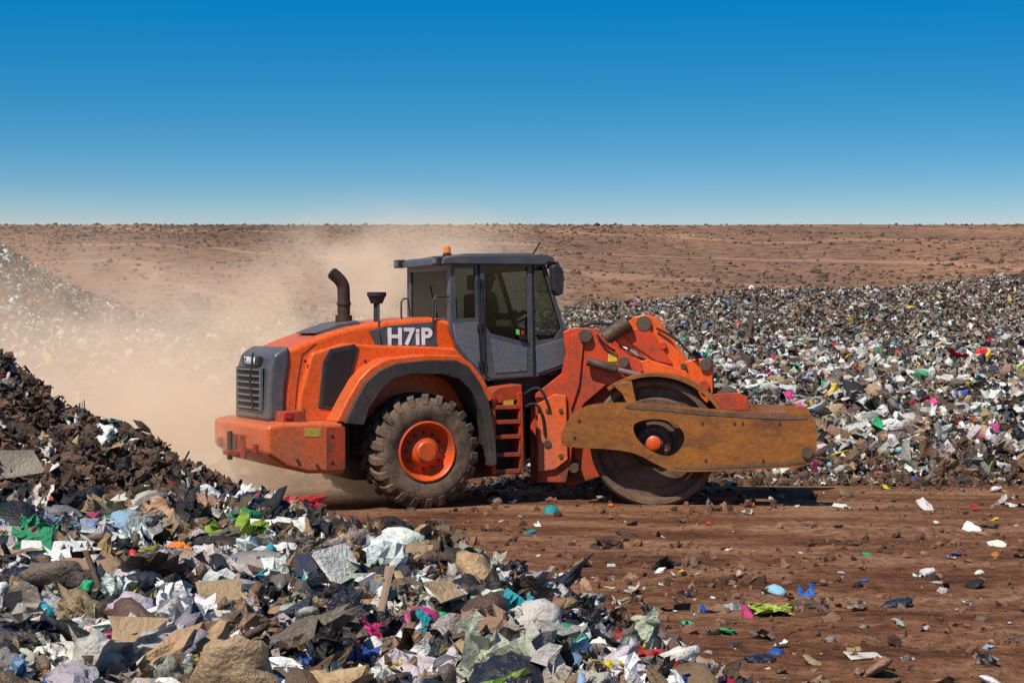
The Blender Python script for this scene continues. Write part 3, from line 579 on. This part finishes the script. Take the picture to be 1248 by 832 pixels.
def protoset(hires):
    a,b,c=(3,3,13) if hires else (2,2,6)
    P=[p_bag(a,s) for s in(1,2,3,4)]+[p_crump(b,s,s%2==0) for s in range(100,112)]+[p_sheet(c,s) for s in range(10,18)]+[p_sheet(c,s,.35,True) for s in(30,31,32)]
    P+=[p_box(40),p_box(41,1.2,.8,.05),p_box(42,1,.6,.5),p_box(43,1.6,.09,.07),p_box(44,2.0,.05,.05),p_bottle(1)]+[p_clod(a-1,s) for s in(50,51,52)]
    return P
hi=protoset(True); lo2=protoset(False); nh=len(hi)
wt=np.array([2.4]*4+[1.6]*12+[2.2]*8+[3.0]*3+[.7,1.8,.5,1.3,1.4,1.6]+[1.0]*3); wt/=wt.sum()
def pile_pts(n):
    x=rng.uniform(-6.5,3.0,n*4); d=rng.uniform(6,20.5,n*4); mm=pile_m(x,d)
    keep=(rng.random(n*4)<sm((mm+.15)/.7))&~((d>17.2)&(x<-2.9)&(rng.random(n*4)<.93)); keep&=(np.abs(x)<d*.28+.7)
    return x[keep][:n],d[keep][:n]
def rubbish(name,lo,hi_,x,d,protos,w_,pal,lift=.25,tilt=.6,p=2.2,special=True):
    n=len(x); idx=rng.choice(len(protos),n,p=w_); sc=mkscl(n,lo,hi_,p=p)
    col=palcol(n,pal); gloss=rng.random(n)**1.2
    if special:
        cl=idx>=nh-3; col[cl]=np.array([.10,.055,.032])*rng.uniform(.4,1.4,(cl.sum(),1)); gloss[cl]=0; sc[cl]*=.6
        wd=(idx==nh-6)|(idx==nh-5); col[wd]=np.array([.25,.16,.10])*rng.uniform(.4,1.5,(wd.sum(),1)); gloss[wd]=0
        bx=(idx>=nh-9)&(idx<=nh-7); sc[bx]=np.minimum(sc[bx],.22)
        bt=idx==nh-4; sc[bt]=np.minimum(sc[bt],.22)
    z=H(x,d-25)+sc[:,2]*rng.uniform(-.05,lift,n)
    return scatter(name,protos,idx,np.stack([x,d-25,z],1),sc,rots(n,tilt),col,gloss,RUB)
x,d=pile_pts(5200); rubbish("trash_pile",.12,.44,x,d,hi,wt,W_BIG,.35,.42,2.3)
x,d=pile_pts(26000); rubbish("trash_pile_fragments",.028,.15,x,d,lo2,wt,W_NEAR,.9,.8,1.7)
mid=[p_clod(1,s) for s in(60,61)]+[p_clod(2,62),p_crump(2,63)]+[p_sheet(5,s) for s in(70,71,72)]+[p_crump(1,77)]+[p_box(74,1.6,.06,.06),p_box(75,1,.7,.06)]
def colored(name,x,d,lo,hi_,frac,dirt,lift=.2,p=2.5,anyp=False):
    n=len(x); isd=rng.random(n)>frac; idx=np.where(isd,rng.integers(0,9 if anyp else 4,n),rng.integers(3,10,n)); sc=mkscl(n,lo,hi_,p=p); z=H(x,d-25)+sc[:,2]*rng.uniform(-.1,lift,n)
    col=palcol(n,W_NEAR); col[isd]=np.array(dirt)*rng.uniform(.2,1.6,(isd.sum(),1)); gl_=rng.random(n)*(~isd)
    return scatter(name,mid,idx,np.stack([x,d-25,z],1),sc,rots(n,.7),col,gl_,RUB)
n=60000; x=-2.4-rng.random(n)**.8*5.5; d=rng.uniform(16.2,23,n); colored("dirt_mound_debris",x,d,.015,.19,.20,(.105,.056,.033),.6,3.2,True)
n=30000; x=rng.uniform(-6,9,n); d=8.5+rng.random(n)**.8*21; k=pile_m(x,d)<.3; x=x[k];d=d[k]; cl=fbm(x,d,.5,3,91)+.25*rng.normal(size=len(x)); k=(cl>.0)&~((np.abs(d-23)<2.5)&(rng.random(len(x))<.6)); colored("ground_clods",x[k],d[k],.010,.13,.07,(.18,.082,.044),.3,6)
n=7500; x=rng.uniform(-1.5,8,n); d=rng.uniform(9,29,n); m_=pile_m(x,d); pr=np.exp(np.minimum(m_,0)/.9)*.95+.09; k=(m_<.3)&(rng.random(n)<pr)
rubbish("ground_litter",.025,.22,x[k],d[k],lo2,wt,W_NEAR,.2,.35,2.8)
lo_=[p_sheet(4,s,.5) for s in range(80,88)]+[p_sheet(5,s,.3,True) for s in(90,91)]+[p_crump(1,s) for s in(92,93,94,95)]+[p_box(93,1.5,.12,.1),p_box(94,1,.8,.08)]+[p_bag(1,s) for s in(95,96)]+[p_clod(1,97)]
wl=np.ones(len(lo_)); wl[-1]=3; wl/=wl.sum()
n=75000; d=28.9+rng.random(n)**1.05*30; x=rng.uniform(-1,1,n)*(d*.30+2.5); rubbish("trash_field",.045,.32,x,d,lo_,wl,W_FAR,.5,.7,3.0,False)
n=2200; d=30+rng.random(n)*24; x=rng.uniform(-1,1,n)*(d*.30+2.5); rubbish("trash_field_bags",.20,.50,x,d,lo2,wt,[34,14,5,3,3,4,6,7,18,4,1.8,1.8,1.4,1.6,1.6,1.4,2,1,.8,2],.35,.5,2.5)
n=12000; d=28.0+np.abs(rng.normal(0,.9,n)); x=rng.uniform(-10,12,n); colored("trash_field_dirt",x,d,.02,.2,.3,(.10,.05,.03),.3)
n=150000; d=56+rng.random(n)*40; x=rng.uniform(-1,1,n)*(d*.29+3); rubbish("trash_ridge",.06,.24,x,d,lo_,wl,W_RIDGE,.5,.7,1.8,False)
n=30000; x=rng.uniform(-180,180,n); d=rng.uniform(200,455,n); k=fbm(x,d,.015,3,77)+.4*rng.normal(size=n)>-.1; x=x[k];d=d[k]
xr_=rng.uniform(-180,180,200); dr=rng.uniform(449,454,200); x=np.concatenate([x,xr_]); d=np.concatenate([d,dr])
n=len(x); s=rng.uniform(.25,.75,n); s[rng.random(n)<.04]*=1.6
sc=s[:,None]*rng.uniform(.7,1.3,(n,3)); col=np.array([.095,.065,.038])*rng.uniform(.5,1.5,(n,1))
scatter("shrubs",mid[:4],rng.integers(0,3,n),np.stack([x,d-25,Hh(x,d)+.1*s],1),sc,rots(n,.2),col,np.zeros(n),RUB)
# ---------------------------------------------------------------- special items
def single(name,proto,pos,scl,rz,col,gloss=.5,tilt=0.1):
    R=np.array([Matrix.Rotation(rz,3,'Z')@Matrix.Rotation(tilt,3,'X')])
    return scatter(name,[proto],np.array([0]),np.array([pos]),np.array([scl],float),R,np.array([col]),np.array([gloss]),RUB)
def gpos(px,py,lift=0):
    dd=Fv+Vector((1,0,0))*((px-624)/FPX)+Uv*((416-py)/FPX); p=Vector((0,CAMY,CAMZ)); t_=5
    while t_<120:
        q=p+dd*t_
        if q.z<H(np.array([q.x]),np.array([q.y]))[0]+lift: break
        t_+=.03
    return (q.x,q.y,q.z)
single("dirt_clod",p_clod(3,50),gpos(743,668),(.36,.3,.34),.3,(.06,.03,.02),0)
single("dirt_clod",p_clod(3,51),gpos(985,742),(.3,.3,.2),.9,(.10,.05,.03),0)
single("plastic_bag",p_sheet(16,13,.35),gpos(945,742,.03),(.40,.36,.2),.2,(.40,.50,.06),.4)
single("plastic_bag",p_bag(4,2),gpos(928,806),(.26,.2,.2),.2,(.012,.015,.03),.9)
single("plastic_bag",p_bag(4,3),gpos(945,796),(.14,.12,.12),1.2,(.02,.09,.32),.8)
single("cardboard_sheet",p_box(5,1.1,.8,.03),gpos(1053,797,.02),(.22,.2,.3),.2,(.6,.55,.48),.1)
single("plastic_bag",p_crump(4,104,True),gpos(1080,522),(.50,.4,.85),.2,(.8,.8,.8),.4)
for px,py,s,c in[(515,752,.24,(.55,.04,.2)),(470,712,.20,(.02,.35,.4)),(145,715,.28,(.03,.03,.035)),(192,700,.22,(.5,.5,.5)),(28,705,.30,(.012,.012,.014)),(60,735,.13,(.75,.55,.05)),(85,690,.22,(.75,.75,.72)),(105,790,.2,(.03,.2,.6)),(600,790,.16,(.02,.35,.25)),(433,778,.14,(.02,.4,.2)),(350,790,.22,(.012,.012,.012)),(250,690,.26,(.02,.02,.02)),(590,735,.20,(.2,.5,.45)),(690,800,.14,(.6,.35,.4)),(20,770,.28,(.015,.015,.02)),(330,720,.24,(.014,.014,.014)),(160,690,.2,(.014,.014,.014)),(130,740,.25,(.014,.014,.014)),(560,800,.2,(.7,.7,.68)),(640,770,.2,(.014,.014,.02)),(240,760,.22,(.68,.66,.62)),(400,740,.2,(.7,.68,.64)),(300,665,.24,(.6,.58,.55)),(455,800,.2,(.012,.012,.014)),(200,800,.22,(.012,.012,.014)),(770,810,.15,(.012,.012,.014)),(520,690,.2,(.02,.02,.022))]:
    single("plastic_bag",p_bag(4,int(px)),gpos(px,py,s*.4),(s,s*.85,s*.8),px*.1,c,.85)
for px,py,s,rz,ti,c in[(415,690,.34,1.2,.9,(.72,.69,.62)),(55,675,.32,.3,.5,(.75,.73,.68)),(22,565,.36,.5,.9,(.28,.23,.17)),(100,665,.2,.8,.4,(.7,.7,.66)),(383,688,.22,.1,.8,(.02,.03,.06)),(270,720,.26,.4,.6,(.36,.24,.13)),(540,720,.22,1.0,.5,(.40,.27,.15)),(170,770,.24,.2,.7,(.38,.25,.14))]:
    single("cardboard_sheet",p_box(int(px),1.1,.75,.035),gpos(px,py,.2),(s,s,s),rz,c,.1,ti)
q=gpos(915,416)
def post():
    V=[];Fc=[];n=8
    for j in range(7):
        for i in range(n):
            a=2*math.pi*i/n; r=.11*(1-.05*j)*(1+.2*math.sin(3*i+j)); V.append((q[0]+r*math.cos(a)+.02*math.sin(j*2),q[1]+r*math.sin(a),q[2]-.2+j*.18))
    for j in range(6):
        for i in range(n): Fc.append((j*n+i,j*n+(i+1)%n,(j+1)*n+(i+1)%n,(j+1)*n+i))
    Fc.append(tuple(range(6*n,7*n))); mk("wooden_post",V,Fc,None,POST,parent=None)
post()
# distant bulldozer
dz=bpy.data.objects.new("bulldozer",None); COL.objects.link(dz)
dd_=228.; qx=(240-624)/FPX*dd_; qz=float(Hh(np.array([qx]),np.array([dd_]))[0]); K=3.4
F0=Frame((qx,dd_-25,qz+.15*K),0)
for nm_,a in {"track":(-.34,.34,-.2,.2,-.15,.14),"body":(-.3,.2,-.15,.15,.14,.30),"cabin":(-.12,.10,-.14,.14,.30,.46),"blade":(.36,.42,-.3,.3,-.1,.3),"push_arm":(.1,.37,-.2,.2,0,.1),"ripper":(-.46,-.34,-.1,.1,.05,.2)}.items():
    o=box(nm_,F0,*[v*K for v in a],BLACK,.06); o.parent=dz
for px,py,s in[(435,222,.10),(494,243,.08)]:
    dd=60; c=Vector(((px-624)/FPX*dd,dd-25,CAMZ+(400-py)/FPX*dd))
    V=[(-1,0,.35),(-.45,.12,.45),(0,.15,.1),(.45,.12,.45),(1,0,.3),(.4,-.2,.35),(0,-.25,.05),(-.4,-.2,.35),(0,.5,.02),(0,0,-.1),(0,-.6,0)]
    mk("bird",[tuple(c+Vector(v)*s) for v in V],[(0,1,7),(1,2,6,7),(2,3,5,6),(3,4,5),(8,2,9),(2,6,9),(9,6,10)],None,DARK,parent=None)
# ---------------------------------------------------------------- dust cloud
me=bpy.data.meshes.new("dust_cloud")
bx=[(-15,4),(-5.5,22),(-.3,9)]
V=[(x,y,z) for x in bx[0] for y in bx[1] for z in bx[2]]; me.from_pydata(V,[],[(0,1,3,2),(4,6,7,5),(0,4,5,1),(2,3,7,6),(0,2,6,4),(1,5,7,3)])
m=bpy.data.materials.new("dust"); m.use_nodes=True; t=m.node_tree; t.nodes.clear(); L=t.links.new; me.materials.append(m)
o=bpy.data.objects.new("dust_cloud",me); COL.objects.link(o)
out=N(t,'ShaderNodeOutputMaterial'); pv=N(t,'ShaderNodeVolumePrincipled'); L(pv.outputs[0],out.inputs['Volume'])
pv.inputs['Color'].default_value=(.97,.82,.66,1); pv.inputs['Anisotropy'].default_value=-.25
tc=N(t,'ShaderNodeTexCoord')
def blob(c,r,amt):
    s=N(t,'ShaderNodeVectorMath',operation='SUBTRACT'); L(tc.outputs['Object'],s.inputs[0]); s.inputs[1].default_value=c
    dv=N(t,'ShaderNodeVectorMath',operation='DIVIDE'); L(s.outputs[0],dv.inputs[0]); dv.inputs[1].default_value=r
    ln=N(t,'ShaderNodeVectorMath',operation='LENGTH'); L(dv.outputs[0],ln.inputs[0])
    mr=N(t,'ShaderNodeMapRange',interpolation_type='SMOOTHSTEP'); L(ln.outputs['Value'],mr.inputs[0]); mr.inputs[1].default_value=1; mr.inputs[2].default_value=0.1; mr.inputs[3].default_value=0; mr.inputs[4].default_value=amt; return mr.outputs[0]
def addn(a,b):
    q=N(t,'ShaderNodeMath',operation='ADD'); L(a,q.inputs[0]); L(b,q.inputs[1]); return q.outputs[0]
tot=addn(addn(blob((-4.5,4.0,.3),(4.5,5.6,3.2),2.5),blob((-1.9,6.0,2.8),(3.2,3.5,1.8),1.8)),addn(blob((-8.0,6,.8),(6.5,9,3.9),.55),blob((-3.6,1.2,.2),(2.6,1.8,.9),1.2)))
nz=N(t,'ShaderNodeTexNoise'); nz.inputs['Scale'].default_value=.75; nz.inputs['Detail'].default_value=5; nz.inputs['Distortion'].default_value=1.0; L(tc.outputs['Object'],nz.inputs[0])
mr=N(t,'ShaderNodeMapRange'); L(nz.outputs[0],mr.inputs[0]); mr.inputs[1].default_value=.40; mr.inputs[2].default_value=.64; mr.inputs[3].default_value=.03; mr.inputs[4].default_value=.55
mu=N(t,'ShaderNodeMath',operation='MULTIPLY'); L(tot,mu.inputs[0]); L(mr.outputs[0],mu.inputs[1]); L(mu.outputs[0],pv.inputs['Density'])
pv.inputs['Emission Color'].default_value=(.95,.60,.36,1)  # added glow standing in for sunlight scattered repeatedly inside the dust
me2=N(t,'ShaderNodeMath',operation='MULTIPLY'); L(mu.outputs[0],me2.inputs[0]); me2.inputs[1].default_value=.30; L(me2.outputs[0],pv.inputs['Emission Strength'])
